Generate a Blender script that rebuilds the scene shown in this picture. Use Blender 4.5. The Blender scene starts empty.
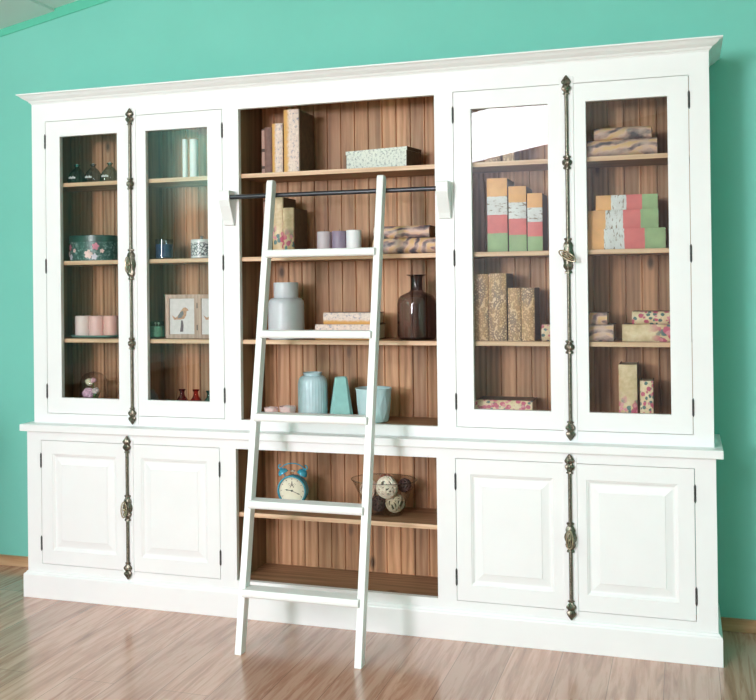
import bpy, bmesh, math, random
from mathutils import Vector, Matrix, Euler
C = bpy.context.scene.collection
PI = math.pi
random.seed(7)

# ------------------------------------------------------------------ camera, light, exposure
sc = bpy.context.scene
cam_d = bpy.data.cameras.new('camera'); cam = bpy.data.objects.new('camera', cam_d); C.objects.link(cam)
F_PX, YAW, PIT, ROL = 973.1, 0.3086, 0.0073, -0.0116
cam_d.sensor_fit = 'HORIZONTAL'; cam_d.sensor_width = 36.0; cam_d.lens = F_PX * 36.0 / 756.0
cam_d.shift_x = 4.3 / 756.0; cam_d.shift_y = -71.7 / 756.0
cam_d.clip_end = 60
_r = Vector((math.cos(YAW), math.sin(YAW), 0)); _f = Vector((-math.sin(YAW), math.cos(YAW), 0)); _u = Vector((0, 0, 1))
_f2 = _f*math.cos(PIT) + _u*math.sin(PIT); _u2 = _u*math.cos(PIT) - _f*math.sin(PIT)
_r3 = _r*math.cos(ROL) + _u2*math.sin(ROL); _u3 = _u2*math.cos(ROL) - _r*math.sin(ROL)
_m = Matrix.Identity(4)
for i in range(3):
    _m[i][0] = _r3[i]; _m[i][1] = _u3[i]; _m[i][2] = -_f2[i]
_m[0][3], _m[1][3], _m[2][3] = 1.4165, -3.8971, 1.4318
cam.matrix_world = _m
sc.camera = cam
w = bpy.data.worlds.new('world'); sc.world = w; w.use_nodes = True
w.node_tree.nodes['Background'].inputs[0].default_value = (.9, .95, 1, 1)
w.node_tree.nodes['Background'].inputs[1].default_value = 0.6
sc.view_settings.view_transform = 'Standard'; sc.view_settings.look = 'None'
sc.view_settings.gamma = 1.0; sc.view_settings.use_curve_mapping = False
sc.view_settings.exposure = -0.06
sc.cycles.use_denoising = True
sc.cycles.max_bounces = 10; sc.cycles.diffuse_bounces = 5; sc.cycles.transparent_max_bounces = 24
sc.cycles.caustics_reflective = False; sc.cycles.caustics_refractive = False
sc.cycles.sample_clamp_indirect = 4.0

def area(name, loc, aim, sx, sy, power, col=(1, 1, 1)):
    l = bpy.data.lights.new(name, 'AREA'); l.shape = 'RECTANGLE'; l.size = sx; l.size_y = sy
    l.energy = power; l.color = col
    o = bpy.data.objects.new(name, l); C.objects.link(o); o.location = loc
    o.rotation_euler = (Vector(aim) - Vector(loc)).to_track_quat('-Z', 'Y').to_euler()
    return o
CEIL = lambda x: 3.166 + 0.19*x
# added area lights: bounced ceiling glow, key at the gable wall, fill from the right
area('ceiling_bounce_light', (-.50, -6.5, CEIL(-.50)-.03), (-.50+.19, -6.5, CEIL(-.50)-1.03), 2.8, 1.5, 300, (.955, .93, 1.0))  # stands in for light bounced off the ceiling; there is no roof window
area('gable_key_light', (-1.80, -7.80, 2.0), (0.2, 0, 1.3), 1.05, 1.1, 325, (.955, .93, 1.0))  # key light added from behind left, set in an unseen window
area('side_fill_light', (3.85, -5.2, 1.7), (0, -2.5, 1.0), 2.0, 1.4, 12, (1, .97, .98))  # weak fill added on the right, where no window is built

# ------------------------------------------------------------------ helpers
def nodes(name):
    m = bpy.data.materials.new(name); m.use_nodes = True
    nt = m.node_tree; b = nt.nodes['Principled BSDF']
    return m, nt, b
def N(nt, t, **kw):
    n = nt.nodes.new(t)
    for k, v in kw.items(): setattr(n, k, v)
    return n
def ramp(nt, stops, interp='LINEAR'):
    r = N(nt, 'ShaderNodeValToRGB'); cr = r.color_ramp; cr.interpolation = interp
    while len(cr.elements) < len(stops): cr.elements.new(0.5)
    for e, (p, c) in zip(cr.elements, stops):
        e.position = p; e.color = (c[0], c[1], c[2], 1)
    return r
def mixc(nt, fac, a, b, blend='MIX'):
    m = N(nt, 'ShaderNodeMix', data_type='RGBA', blend_type=blend)
    for s, v in ((0, fac), (6, a), (7, b)):
        if hasattr(v, 'links') or isinstance(v, bpy.types.NodeSocket): nt.links.new(v, m.inputs[s])
        elif s == 0: m.inputs[0].default_value = v
        else: m.inputs[s].default_value = (v[0], v[1], v[2], 1)
    return m.outputs[2]
def mapping(nt, scale=(1, 1, 1), coord='Object', loc=(0, 0, 0), rot=(0, 0, 0)):
    tc = N(nt, 'ShaderNodeTexCoord'); mp = N(nt, 'ShaderNodeMapping')
    mp.inputs['Scale'].default_value = scale; mp.inputs['Location'].default_value = loc; mp.inputs['Rotation'].default_value = rot
    nt.links.new(tc.outputs[coord], mp.inputs[0]); return mp.outputs[0]
def noise(nt, vec, scale=5, detail=3, rough=.5, dist=0):
    n = N(nt, 'ShaderNodeTexNoise'); nt.links.new(vec, n.inputs['Vector'])
    n.inputs['Scale'].default_value = scale; n.inputs['Detail'].default_value = detail
    n.inputs['Roughness'].default_value = rough; n.inputs['Distortion'].default_value = dist
    return n.outputs['Fac']
def bump(nt, b, h, strength=.2, dist=.002):
    bp = N(nt, 'ShaderNodeBump'); bp.inputs['Strength'].default_value = strength; bp.inputs['Distance'].default_value = dist
    nt.links.new(h, bp.inputs['Height']); nt.links.new(bp.outputs[0], b.inputs['Normal'])
def plain(name, col, rough=.5, metal=0, var=.06, scale=30, spec=.5, bmp=0):
    m, nt, b = nodes(name)
    n = noise(nt, mapping(nt), scale, 3)
    r = ramp(nt, [(.3, [max(0, c*(1-var)) for c in col]), (.7, [min(1, c*(1+var)) for c in col])])
    nt.links.new(n, r.inputs[0]); nt.links.new(r.outputs[0], b.inputs['Base Color'])
    b.inputs['Roughness'].default_value = rough; b.inputs['Metallic'].default_value = metal
    b.inputs['Specular IOR Level'].default_value = spec
    if bmp: bump(nt, b, n, bmp)
    return m
def clear(name, tint=(1, 1, 1), ior=1.45, rough=.0, edge=None):
    """thin glass: what lies behind shows through, surfaces reflect by Fresnel"""
    m = bpy.data.materials.new(name); m.use_nodes = True; nt = m.node_tree; nt.nodes.clear()
    out = N(nt, 'ShaderNodeOutputMaterial'); mx = N(nt, 'ShaderNodeMixShader')
    tr = N(nt, 'ShaderNodeBsdfTransparent'); gl = N(nt, 'ShaderNodeBsdfGlossy'); fr = N(nt, 'ShaderNodeFresnel')
    tr.inputs[0].default_value = (*tint, 1); gl.inputs['Roughness'].default_value = rough; fr.inputs[0].default_value = ior
    if edge:
        lw = N(nt, 'ShaderNodeLayerWeight'); lw.inputs[0].default_value = .35
        c = mixc(nt, lw.outputs['Facing'], tint, edge); nt.links.new(c, tr.inputs[0])
    ge = N(nt, 'ShaderNodeNewGeometry'); mf = N(nt, 'ShaderNodeMath', operation='MULTIPLY_ADD')      # only the outer face of the glass reflects
    mf.inputs[1].default_value = -1; mf.inputs[2].default_value = 1; nt.links.new(ge.outputs['Backfacing'], mf.inputs[0])
    m2 = N(nt, 'ShaderNodeMath', operation='MULTIPLY'); nt.links.new(mf.outputs[0], m2.inputs[0]); nt.links.new(fr.outputs[0], m2.inputs[1])
    nt.links.new(m2.outputs[0], mx.inputs[0]); nt.links.new(tr.outputs[0], mx.inputs[1]); nt.links.new(gl.outputs[0], mx.inputs[2])
    nt.links.new(mx.outputs[0], out.inputs[0]); return m
def wood(name, axis, dark, mid, light, plank=0, rough=.5, knots=True, fine=1.0):
    m, nt, b = nodes(name)
    s = [34, 34, 34]; s[axis] = 2.2
    s = [v*fine for v in s]
    v = mapping(nt, s)
    n1 = noise(nt, v, 1.0, 5, .6, .6)
    s2 = [9, 9, 9]; s2[axis] = 0.9
    v2 = mapping(nt, s2)
    wv = N(nt, 'ShaderNodeTexWave', wave_type='RINGS'); nt.links.new(v2, wv.inputs['Vector'])
    wv.rings_direction = 'XYZ'[axis]
    wv.inputs['Scale'].default_value = 1.6; wv.inputs['Distortion'].default_value = 5; wv.inputs['Detail'].default_value = 3
    mm = N(nt, 'ShaderNodeMath', operation='MULTIPLY_ADD'); nt.links.new(wv.outputs['Fac'], mm.inputs[0]); mm.inputs[1].default_value = .22
    nt.links.new(n1, mm.inputs[2])
    r = ramp(nt, [(.36, dark), (.58, mid), (.82, light)]); nt.links.new(mm.outputs[0], r.inputs[0])
    col = r.outputs[0]
    if plank:
        tc = N(nt, 'ShaderNodeTexCoord'); sp = N(nt, 'ShaderNodeSeparateXYZ'); nt.links.new(tc.outputs['Object'], sp.inputs[0])
        d = N(nt, 'ShaderNodeMath', operation='DIVIDE'); nt.links.new(sp.outputs[0], d.inputs[0]); d.inputs[1].default_value = plank
        fl = N(nt, 'ShaderNodeMath', operation='FLOOR'); nt.links.new(d.outputs[0], fl.inputs[0])
        wn = N(nt, 'ShaderNodeTexWhiteNoise', noise_dimensions='1D'); nt.links.new(fl.outputs[0], wn.inputs['W'])
        rr = ramp(nt, [(0, (.72, .70, .68)), (1, (1.22, 1.2, 1.18))]); nt.links.new(wn.outputs['Value'], rr.inputs[0])
        col = mixc(nt, 1.0, col, rr.outputs[0], 'MULTIPLY')
    if knots:
        ks = [5.5, 5.5, 5.5]; ks[axis] = 2.6
        vo = N(nt, 'ShaderNodeTexVoronoi'); nt.links.new(mapping(nt, ks), vo.inputs['Vector']); vo.inputs['Scale'].default_value = 1
        kr = ramp(nt, [(.035, (1, 1, 1)), (.10, (0, 0, 0))]); nt.links.new(vo.outputs['Distance'], kr.inputs[0])
        col = mixc(nt, kr.outputs[0], col, [c*.35 for c in dark])
    nt.links.new(col, b.inputs['Base Color']); b.inputs['Roughness'].default_value = rough
    bump(nt, b, n1, .15, .002)
    return m

class MB:
    def __init__(s): s.bm = bmesh.new(); s.mi = 0
    def _tag(s, fs):
        for f in fs: f.material_index = s.mi
    def box(s, x0, x1, y0, y1, z0, z1, mat=None):
        vs = [s.bm.verts.new(p) for p in [(x0,y0,z0),(x1,y0,z0),(x1,y1,z0),(x0,y1,z0),(x0,y0,z1),(x1,y0,z1),(x1,y1,z1),(x0,y1,z1)]]
        if mat: 
            for v in vs: v.co = mat @ v.co
        F = [s.bm.faces.new([vs[i] for i in q]) for q in [(0,3,2,1),(4,5,6,7),(0,1,5,4),(1,2,6,5),(2,3,7,6),(3,0,4,7)]]
        s._tag(F); return F
    def loops(s, rings, cap0=True, cap1=True, closed=True):
        R = [[s.bm.verts.new(p) for p in r] for r in rings]; F = []
        n = len(R[0])
        for a, b in zip(R, R[1:]):
            for i in range(n if closed else n-1):
                j = (i+1) % n
                F.append(s.bm.faces.new([a[i], a[j], b[j], b[i]]))
        if cap0 and len(R[0]) > 2: F.append(s.bm.faces.new(R[0][::-1]))
        if cap1 and len(R[0]) > 2: F.append(s.bm.faces.new(R[-1]))
        s._tag(F); return F
    def lathe(s, prof, c=(0,0,0), seg=32, sx=1, sy=1, cap0=True, cap1=True, axis='z', rib=None):
        rings = []
        for r, z in prof:
            ring = []
            for i in range(seg):
                a = 2*PI*i/seg; rr = r
                if rib: rr = r*(1 + rib[1]*math.cos(rib[0]*a + rib[2]*z))
                x, y = rr*math.cos(a)*sx, rr*math.sin(a)*sy
                if axis == 'z': p = (c[0]+x, c[1]+y, c[2]+z)
                elif axis == 'y': p = (c[0]+x, c[1]-z, c[2]+y)      # profile towards -y
                else: p = (c[0]+z, c[1]+x, c[2]+y)
                ring.append(p)
            rings.append(ring)
        return s.loops(rings, cap0, cap1)
    def tube(s, pts, r, seg=8, closed=False):
        pts = [Vector(p) for p in pts]; n = len(pts); rings = []
        rs = r if isinstance(r, (list, tuple)) else [r]*n
        prev = None
        for i, p in enumerate(pts):
            if closed: d = pts[(i+1) % n] - pts[i-1]
            else: d = pts[min(i+1, n-1)] - pts[max(i-1, 0)]
            d.normalize()
            if prev is None:
                a = d.orthogonal().normalized()
            else:
                a = (prev - d*prev.dot(d)).normalized()
            prev = a; b = d.cross(a)
            rings.append([p + (a*math.cos(2*PI*k/seg) + b*math.sin(2*PI*k/seg))*rs[i] for k in range(seg)])
        if closed:
            R = [[s.bm.verts.new(q) for q in rg] for rg in rings]; F = []
            for i in range(n):
                A, B = R[i], R[(i+1) % n]
                for k in range(seg):
                    F.append(s.bm.faces.new([A[k], A[(k+1) % seg], B[(k+1) % seg], B[k]]))
            s._tag(F)
        else: s.loops(rings)
    def prism(s, poly, axis, a, b):
        """poly of 2-D points; axis 'x': (y,z), 'y': (x,z), 'z': (x,y)"""
        def P(u, v, t): return {'x': (t, u, v), 'y': (u, t, v), 'z': (u, v, t)}[axis]
        s.loops([[P(u, v, a) for u, v in poly], [P(u, v, b) for u, v in poly]])
    def ball(s, c, r, seg=14, sz=(1,1,1), jit=0):
        rings = []
        n = max(6, seg//2+2)
        pr = [(max(r*math.sin(PI*i/n), r*.02), -r*math.cos(PI*i/n)) for i in range(n+1)]
        for rr, z in pr:
            rings.append([(c[0]+rr*math.cos(2*PI*k/seg)*sz[0]*(1+random.uniform(-jit, jit)), c[1]+rr*math.sin(2*PI*k/seg)*sz[1]*(1+random.uniform(-jit, jit)), c[2]+z*sz[2]) for k in range(seg)])
        s.loops(rings)
    def build(s, name, mats, parent=None, smooth=False, bevel=0, loc=None, rot=None, bseg=2):
        bmesh.ops.recalc_face_normals(s.bm, faces=s.bm.faces)
        me = bpy.data.meshes.new(name); s.bm.to_mesh(me); s.bm.free()
        if not isinstance(mats, (list, tuple)): mats = [mats]
        for m in mats: me.materials.append(m)
        o = bpy.data.objects.new(name, me); C.objects.link(o)
        if parent: o.parent = parent
        if loc: o.location = loc
        if rot: o.rotation_euler = rot
        if smooth:
            for p in me.polygons: p.use_smooth = True
            if smooth != 'all':
                me.set_sharp_from_angle(angle=math.radians(40))
        if bevel:
            bv = o.modifiers.new('bevel', 'BEVEL'); bv.width = bevel; bv.segments = bseg; bv.limit_method = 'ANGLE'; bv.angle_limit = math.radians(50)
        return o
def tag(o, label, cat, group=None):
    o['label'] = label; o['category'] = cat
    if group: o['group'] = group
    return o
def thing(name, label, cat, loc=(0,0,0), rot=(0,0,0), group=None):
    o = bpy.data.objects.new(name, None); C.objects.link(o); o.location = loc; o.rotation_euler = rot
    o.empty_display_size = .05
    return tag(o, label, cat, group)
def copy_tree(o, parent=None):
    c = o.copy(); C.objects.link(c); c.parent = parent
    for ch in list(o.children): copy_tree(ch, c)
    return c
def struct(o): o['kind'] = 'structure'; return o

# ------------------------------------------------------------------ materials
WHITE = plain('white_paint', (.83, .835, .83), .42, var=.012, scale=6)
LADW = plain('ladder_white', (.84, .85, .835), .4, var=.01, scale=6)
m, nt, b = nodes('teal_wall_paint')
n = noise(nt, mapping(nt), 2.2, 4); n2 = noise(nt, mapping(nt), 90, 2)
r = ramp(nt, [(.3, (.178, .545, .450)), (.7, (.192, .570, .475))]); nt.links.new(n, r.inputs[0]); nt.links.new(r.outputs[0], b.inputs['Base Color'])
b.inputs['Roughness'].default_value = .75; bump(nt, b, n2, .08, .002); TEAL = m
CEILM = plain('ceiling_white', (.80, .81, .79), .8, var=.015, scale=3)
# laminate floor, boards run towards the wall
m, nt, b = nodes('laminate_floor')
v = mapping(nt, (1, 1, 1), rot=(0, 0, PI/2))
br = N(nt, 'ShaderNodeTexBrick'); nt.links.new(v, br.inputs['Vector'])
br.inputs['Color1'].default_value = (.0, .0, .0, 1); br.inputs['Color2'].default_value = (1, 1, 1, 1); br.inputs['Mortar'].default_value = (.0, .0, .0, 1)
br.inputs['Scale'].default_value = 1; br.inputs['Mortar Size'].default_value = .0012; br.inputs['Brick Width'].default_value = 1.3; br.inputs['Row Height'].default_value = .19
br.inputs['Bias'].default_value = 0; br.offset = .37
g = noise(nt, mapping(nt, (26, 1.6, 1)), 1.4, 6, .62, .9)
gf = noise(nt, mapping(nt, (7, .8, 1)), 1.5, 4, .6, 1.6)
add = N(nt, 'ShaderNodeMath', operation='MULTIPLY_ADD'); nt.links.new(gf, add.inputs[0]); add.inputs[1].default_value = .8; nt.links.new(g, add.inputs[2])
r = ramp(nt, [(.60, (.27, .125, .078)), (.86, (.45, .24, .165)), (1.05, (.56, .335, .25))]); nt.links.new(add.outputs[0], r.inputs[0])
pl = ramp(nt, [(0, (.86, .84, .82)), (1, (1.1, 1.08, 1.06))]); nt.links.new(br.outputs['Color'], pl.inputs[0])
c1 = mixc(nt, 1.0, r.outputs[0], pl.outputs[0], 'MULTIPLY')
c2 = mixc(nt, br.outputs['Fac'], c1, (.20, .11, .07))
nt.links.new(c2, b.inputs['Base Color']); b.inputs['Roughness'].default_value = .24
b.inputs['Specular IOR Level'].default_value = .6
b.inputs['Coat Weight'].default_value = .5; b.inputs['Coat Roughness'].default_value = .16
bump(nt, b, g, .05, .001); FLOOR = m
BBOARD = wood('baseboard_wood', 0, (.36, .20, .095), (.52, .32, .17), (.62, .41, .24), rough=.4, knots=False)
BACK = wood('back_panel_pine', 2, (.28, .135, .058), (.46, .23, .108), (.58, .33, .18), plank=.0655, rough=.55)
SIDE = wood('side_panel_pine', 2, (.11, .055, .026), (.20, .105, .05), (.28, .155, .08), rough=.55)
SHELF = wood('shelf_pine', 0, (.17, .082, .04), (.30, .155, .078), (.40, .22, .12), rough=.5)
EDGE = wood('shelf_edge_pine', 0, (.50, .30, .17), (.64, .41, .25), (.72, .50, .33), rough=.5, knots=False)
BRASS = plain('antique_bronze', (.17, .15, .115), .36, metal=.85, var=.5, scale=160)
BRASSHI = plain('worn_brass', (.42, .36, .25), .3, metal=.9, var=.3, scale=120)
IRON = plain('dark_steel', (.045, .046, .052), .32, metal=.6, var=.1)
HINGE = plain('hinge_iron', (.06, .06, .058), .4, metal=.6, var=.2)
PANE = clear('door_glass', (.965, .975, .965), 1.68)
def leather(name, col): return plain(name, col, .6, var=.25, scale=40, bmp=.2)
LEA = leather('brown_leather', (.115, .068, .042)); LEAR = leather('red_brown_leather', (.17, .08, .062)); LEAB = leather('black_board', (.03, .025, .022))
PAGES = plain('page_edges', (.62, .52, .38), .8, var=.12, scale=200)

def spine_mat(name, kind, seed=0):
    m, nt, b = nodes(name)
    if kind == 'stripe':
        tc = N(nt, 'ShaderNodeTexCoord'); sp = N(nt, 'ShaderNodeSeparateXYZ'); nt.links.new(tc.outputs['Generated'], sp.inputs[0])
        nn = noise(nt, mapping(nt, (60, 60, 60), loc=(seed, 0, 0)), 1, 3)
        ad = N(nt, 'ShaderNodeMath', operation='MULTIPLY_ADD'); nt.links.new(nn, ad.inputs[0]); ad.inputs[1].default_value = .022; nt.links.new(sp.outputs[2], ad.inputs[2])
        r = ramp(nt, [(0, (.27, .40, .20)), (.26, (.66, .15, .15)), (.51, (.68, .70, .72)), (.76, (.74, .38, .14))], 'CONSTANT')
        nt.links.new(ad.outputs[0], r.inputs[0])
        ck = noise(nt, mapping(nt, (30, 30, 110), loc=(seed*3, 1, 0)), 1, 5, .7)
        cr = ramp(nt, [(.55, (0, 0, 0)), (.60, (1, 1, 1))]); nt.links.new(ck, cr.inputs[0])
        # chipped paint only on the white band
        band = ramp(nt, [(0, (0, 0, 0)), (.51, (1, 1, 1)), (.765, (0, 0, 0))], 'CONSTANT'); nt.links.new(ad.outputs[0], band.inputs[0])
        fac = mixc(nt, 1.0, cr.outputs[0], band.outputs[0], 'MULTIPLY')
        col = mixc(nt, fac, r.outputs[0], (.22, .15, .10))
        gr = noise(nt, mapping(nt, (14, 14, 14), loc=(seed, 5, 0)), 1, 4)
        gg = ramp(nt, [(.3, (.82, .8, .78)), (.7, (1.08, 1.06, 1.04))]); nt.links.new(gr, gg.inputs[0])
        col = mixc(nt, 1.0, col, gg.outputs[0], 'MULTIPLY')
    elif kind == 'ornate':       # fine scrollwork, tan on cream with orange borders
        v = mapping(nt, (95, 95, 75), loc=(seed, 0, 0))
        dn = noise(nt, v, .6, 3)
        vo = N(nt, 'ShaderNodeTexVoronoi'); vo.feature = 'F1'; nt.links.new(v, vo.inputs['Vector']); vo.inputs['Scale'].default_value = 1
        ml = N(nt, 'ShaderNodeMath', operation='MULTIPLY_ADD'); nt.links.new(vo.outputs['Distance'], ml.inputs[0]); ml.inputs[1].default_value = 9; nt.links.new(dn, ml.inputs[2])
        sn = N(nt, 'ShaderNodeMath', operation='SINE'); nt.links.new(ml.outputs[0], sn.inputs[0])
        r = ramp(nt, [(0, (.26, .17, .12)), (.22, (.52, .31, .17)), (.7, (.68, .49, .33))]); nt.links.new(sn.outputs[0], r.inputs[0])
        big = noise(nt, mapping(nt, (22, 22, 9), loc=(0, seed, 0)), 1, 3)
        br_ = ramp(nt, [(.42, (0, 0, 0)), (.58, (1, 1, 1))]); nt.links.new(big, br_.inputs[0])
        col = mixc(nt, br_.outputs[0], r.outputs[0], (.60, .34, .13)); 
        col = mixc(nt, .55, col, r.outputs[0])
    elif kind == 'pale_ornate':
        v = mapping(nt, (90, 90, 70), loc=(seed, 0, 0))
        n = noise(nt, v, 1, 4, .7)
        r = ramp(nt, [(.36, (.26, .25, .32)), (.44, (.62, .48, .41)), (.7, (.78, .64, .55))]); nt.links.new(n, r.inputs[0])
        tc = N(nt, 'ShaderNodeTexCoord'); sp = N(nt, 'ShaderNodeSeparateXYZ'); nt.links.new(tc.outputs['Generated'], sp.inputs[0])
        e = noise(nt, mapping(nt, (70, 70, 70), loc=(0, seed, 0)), 1, 3)
        ad = N(nt, 'ShaderNodeMath', operation='MULTIPLY_ADD'); nt.links.new(e, ad.inputs[0]); ad.inputs[1].default_value = .3; nt.links.new(sp.outputs[0], ad.inputs[2])
        er = ramp(nt, [(.36, (1, 1, 1)), (.56, (0, 0, 0)), (1.0, (0, 0, 0))]); nt.links.new(ad.outputs[0], er.inputs[0])
        col = mixc(nt, er.outputs[0], r.outputs[0], (.62, .33, .10))
    elif kind == 'swirl':        # marbled, tan, orange and charcoal
        v = mapping(nt, (14, 14, 10), loc=(seed, seed*.3, 0))
        wv = N(nt, 'ShaderNodeTexWave', wave_type='RINGS'); nt.links.new(v, wv.inputs['Vector']); wv.rings_direction = 'SPHERICAL'
        wv.inputs['Scale'].default_value = .62; wv.inputs['Distortion'].default_value = 12; wv.inputs['Detail'].default_value = 3; wv.inputs['Detail Scale'].default_value = 1.1
        r = ramp(nt, [(0, (.09, .075, .09)), (.26, (.19, .14, .15)), (.40, (.42, .20, .15)), (.6, (.62, .42, .33)), (.9, (.66, .42, .20))]); nt.links.new(wv.outputs['Fac'], r.inputs[0])
        nr = ramp(nt, [(.42, (0, 0, 0)), (.62, (.85, .85, .85))]); nt.links.new(noise(nt, v, 1.6, 4), nr.inputs[0]); col = mixc(nt, nr.outputs[0], r.outputs[0], (.60, .42, .36))
    else:                        # floral: cream ground, pink and red blossoms with blue-green leaves
        v = mapping(nt, (1, 1, 1), loc=(seed*.37, seed*.11, 0))
        n = noise(nt, v, 14, 4, .6)
        r = ramp(nt, [(.3, (.46, .31, .15)), (.55, (.72, .56, .36)), (.75, (.80, .70, .53))]); nt.links.new(n, r.inputs[0]); col = r.outputs[0]
        den = {'floral': (.68, 40), 'floral_dense': (.62, 48), 'floral_sparse': (.70, 34)}[kind]
        for k, (c, th, off) in enumerate([((.08, .15, .15), den[0]*.80, 5.3), ((.50, .09, .16), den[0]*.95, 0), ((.64, .24, .28), den[0]*.72, 9.1)]):
            wv = noise(nt, v, 60, 2)
            vo = N(nt, 'ShaderNodeTexVoronoi'); nt.links.new(mapping(nt, (1, 1, .8), loc=(seed*.37+off, off, off)), vo.inputs['Vector']); vo.inputs['Scale'].default_value = den[1]
            ml = N(nt, 'ShaderNodeMath', operation='MULTIPLY_ADD'); nt.links.new(wv, ml.inputs[0]); ml.inputs[1].default_value = .45; nt.links.new(vo.outputs['Distance'], ml.inputs[2])
            rr = ramp(nt, [(th, (1, 1, 1)), (th+.08, (0, 0, 0))]); nt.links.new(ml.outputs[0], rr.inputs[0])
            fac = rr.outputs[0]
            if kind != 'floral_dense':
                tc = N(nt, 'ShaderNodeTexCoord'); sp = N(nt, 'ShaderNodeSeparateXYZ'); nt.links.new(tc.outputs['Generated'], sp.inputs[0])
                lr = ramp(nt, [(.36, (1, 1, 1)), (.60, (0, 0, 0))]); nt.links.new(sp.outputs[2], lr.inputs[0])
                fac = mixc(nt, 1.0, fac, lr.outputs[0], 'MULTIPLY')
            col = mixc(nt, fac, col, c)
    nt.links.new(col, b.inputs['Base Color']); b.inputs['Roughness'].default_value = .55
    return m

# ------------------------------------------------------------------ the room
YW = .3554; XL, XR, YB = -2.4, 4.0, -7.9
def quad(pts, name, mat, th, direction):
    """slab: the polygon pts extruded by th along direction"""
    M = MB(); d = Vector(direction)*th
    M.loops([[Vector(p) for p in pts], [Vector(p)+d for p in pts]]); return struct(M.build(name, mat))
M = MB(); M.box(XL-.1, XR+.1, YB-.1, YW+.1, -.08, 0); struct(M.build('floor', FLOOR))
top = lambda x: CEIL(x)+.1
quad([(XL, YW, 0), (XR, YW, 0), (XR, YW, top(XR)), (XL, YW, top(XL))], 'wall_back', TEAL, .1, (0, 1, 0))
# the opposite gable wall, with an unseen window added for the key light
wx0, wx1, wz0, wz1 = -2.34, -1.24, 1.42, 2.58
M = MB()
for q in ([(XL,0),(wx0,0),(wx0,top(wx0)),(XL,top(XL))], [(wx1,0),(XR,0),(XR,top(XR)),(wx1,top(wx1))],
          [(wx0,0),(wx1,0),(wx1,wz0),(wx0,wz0)], [(wx0,wz1),(wx1,wz1),(wx1,top(wx1)),(wx0,top(wx0))]):
    M.prism(q, 'y', YB-.1, YB)
GREIGE = plain('taupe_wall_paint', (.27, .25, .26), .8, var=.03)
struct(M.build('wall_front', GREIGE))
M = MB()
for a in ((wx0-.06, wx1+.06, wz1, wz1+.06), (wx0-.06, wx1+.06, wz0-.06, wz0), (wx0-.06, wx0, wz0, wz1), (wx1, wx1+.06, wz0, wz1)):
    M.box(a[0], a[1], YB-.06, YB+.02, a[2], a[3])
struct(M.build('added_window_1', WHITE))
quad([(XL, YB, 0), (XL, YW, 0), (XL, YW, top(XL)), (XL, YB, top(XL))], 'wall_left', TEAL, .1, (-1, 0, 0))
quad([(XR, YB, 0), (XR, YW, 0), (XR, YW, top(XR)), (XR, YB, top(XR))], 'wall_right', TEAL, .1, (1, 0, 0))
# sloping ceiling: a lower slab on the left, a step up at x = -1.64
XS = -1.637
cpts = lambda x0, x1, dz: [(x0, YB, CEIL(x0)+dz), (x1, YB, CEIL(x1)+dz), (x1, YW, CEIL(x1)+dz), (x0, YW, CEIL(x0)+dz)]
M = MB()
for q in (cpts(XL, XS, 0), cpts(XS, XR, .014)):
    M.loops([[Vector(p) for p in q], [Vector(p)+Vector((0, 0, .12)) for p in q]])
struct(M.build('ceiling', CEILM))
# painted strip under the slope of the ceiling
M = MB()
M.prism([(XL, CEIL(XL)-.038), (XR, CEIL(XR)-.038), (XR, CEIL(XR)+.016), (XS, CEIL(XS)+.016), (XS, CEIL(XS)), (XL, CEIL(XL))], 'y', YW-.006, YW)
TEAL2 = plain('teal_strip_paint', (.10, .50, .35), .7, var=.02); struct(M.build('trim_1', TEAL2))
M = MB(); M.box(XL, XR, YW-.016, YW, 0, .053); struct(M.build('baseboard_back', BBOARD, bevel=.003))
M = MB(); M.box(XL, XL+.016, YB, YW-.016, 0, .053); struct(M.build('baseboard_left', BBOARD, bevel=.003))

# ------------------------------------------------------------------ hutch (upper bookcase)
HX, HZ0, HZ1 = 1.5173, .8038, 2.3103
D_OUT, D_IN, G_OUT, G_IN1, G_IN2, G_LO = 1.4435, .5223, 1.364, 1.0561, .9074, .5965
DT, DB, GT, GB = 2.2211, .8485, 2.1462, .9233
OX, OT, OB = .4437, 2.2148, .8481
SHZ = (1.9312, 1.5634, 1.1985)
FT = .024      # thickness of face frame and doors
BY = .26       # face of the panelling at the back
CX = .983      # centre line of each pair of doors

hutch = thing('bookcase_hutch', 'tall white upper bookcase with four glazed doors and open middle bay, under the cornice', 'bookcase', (0, 0, HZ0))
def H(z): return z-HZ0
M = MB()
M.box(-HX, -D_OUT, 0, FT, 0, H(HZ1)); M.box(D_OUT, HX, 0, FT, 0, H(HZ1))
M.box(-D_IN, -OX, 0, FT, 0, H(HZ1)); M.box(OX, D_IN, 0, FT, 0, H(HZ1))
for a, b_ in ((-D_OUT, -D_IN), (D_IN, D_OUT)):
    M.box(a, b_, 0, FT, H(DT), H(HZ1)); M.box(a, b_, 0, FT, 0, H(DB))
M.box(-OX, OX, 0, FT, H(OT), H(HZ1)); M.box(-OX, OX, 0, FT, 0, H(OB))
M.build('face_frame', WHITE, hutch)
for x0 in (-HX, HX-.02):
    M = MB(); M.box(x0, x0+.02, FT, .345, 0, H(HZ1)); M.build('outer_panel', WHITE, hutch)
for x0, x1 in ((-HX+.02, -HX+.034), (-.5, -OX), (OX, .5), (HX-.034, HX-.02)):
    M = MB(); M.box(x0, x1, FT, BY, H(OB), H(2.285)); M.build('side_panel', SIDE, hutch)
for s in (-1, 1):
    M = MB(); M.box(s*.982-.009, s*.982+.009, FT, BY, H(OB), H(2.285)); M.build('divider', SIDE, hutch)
M = MB(); M.box(-HX+.02, HX-.02, FT, BY, H(OB)-.022, H(OB)); M.build('bottom_board', SHELF, hutch)
M = MB(); M.box(-HX+.02, HX-.02, FT, BY, H(2.262), H(2.285)); M.build('top_board', SIDE, hutch)
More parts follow.
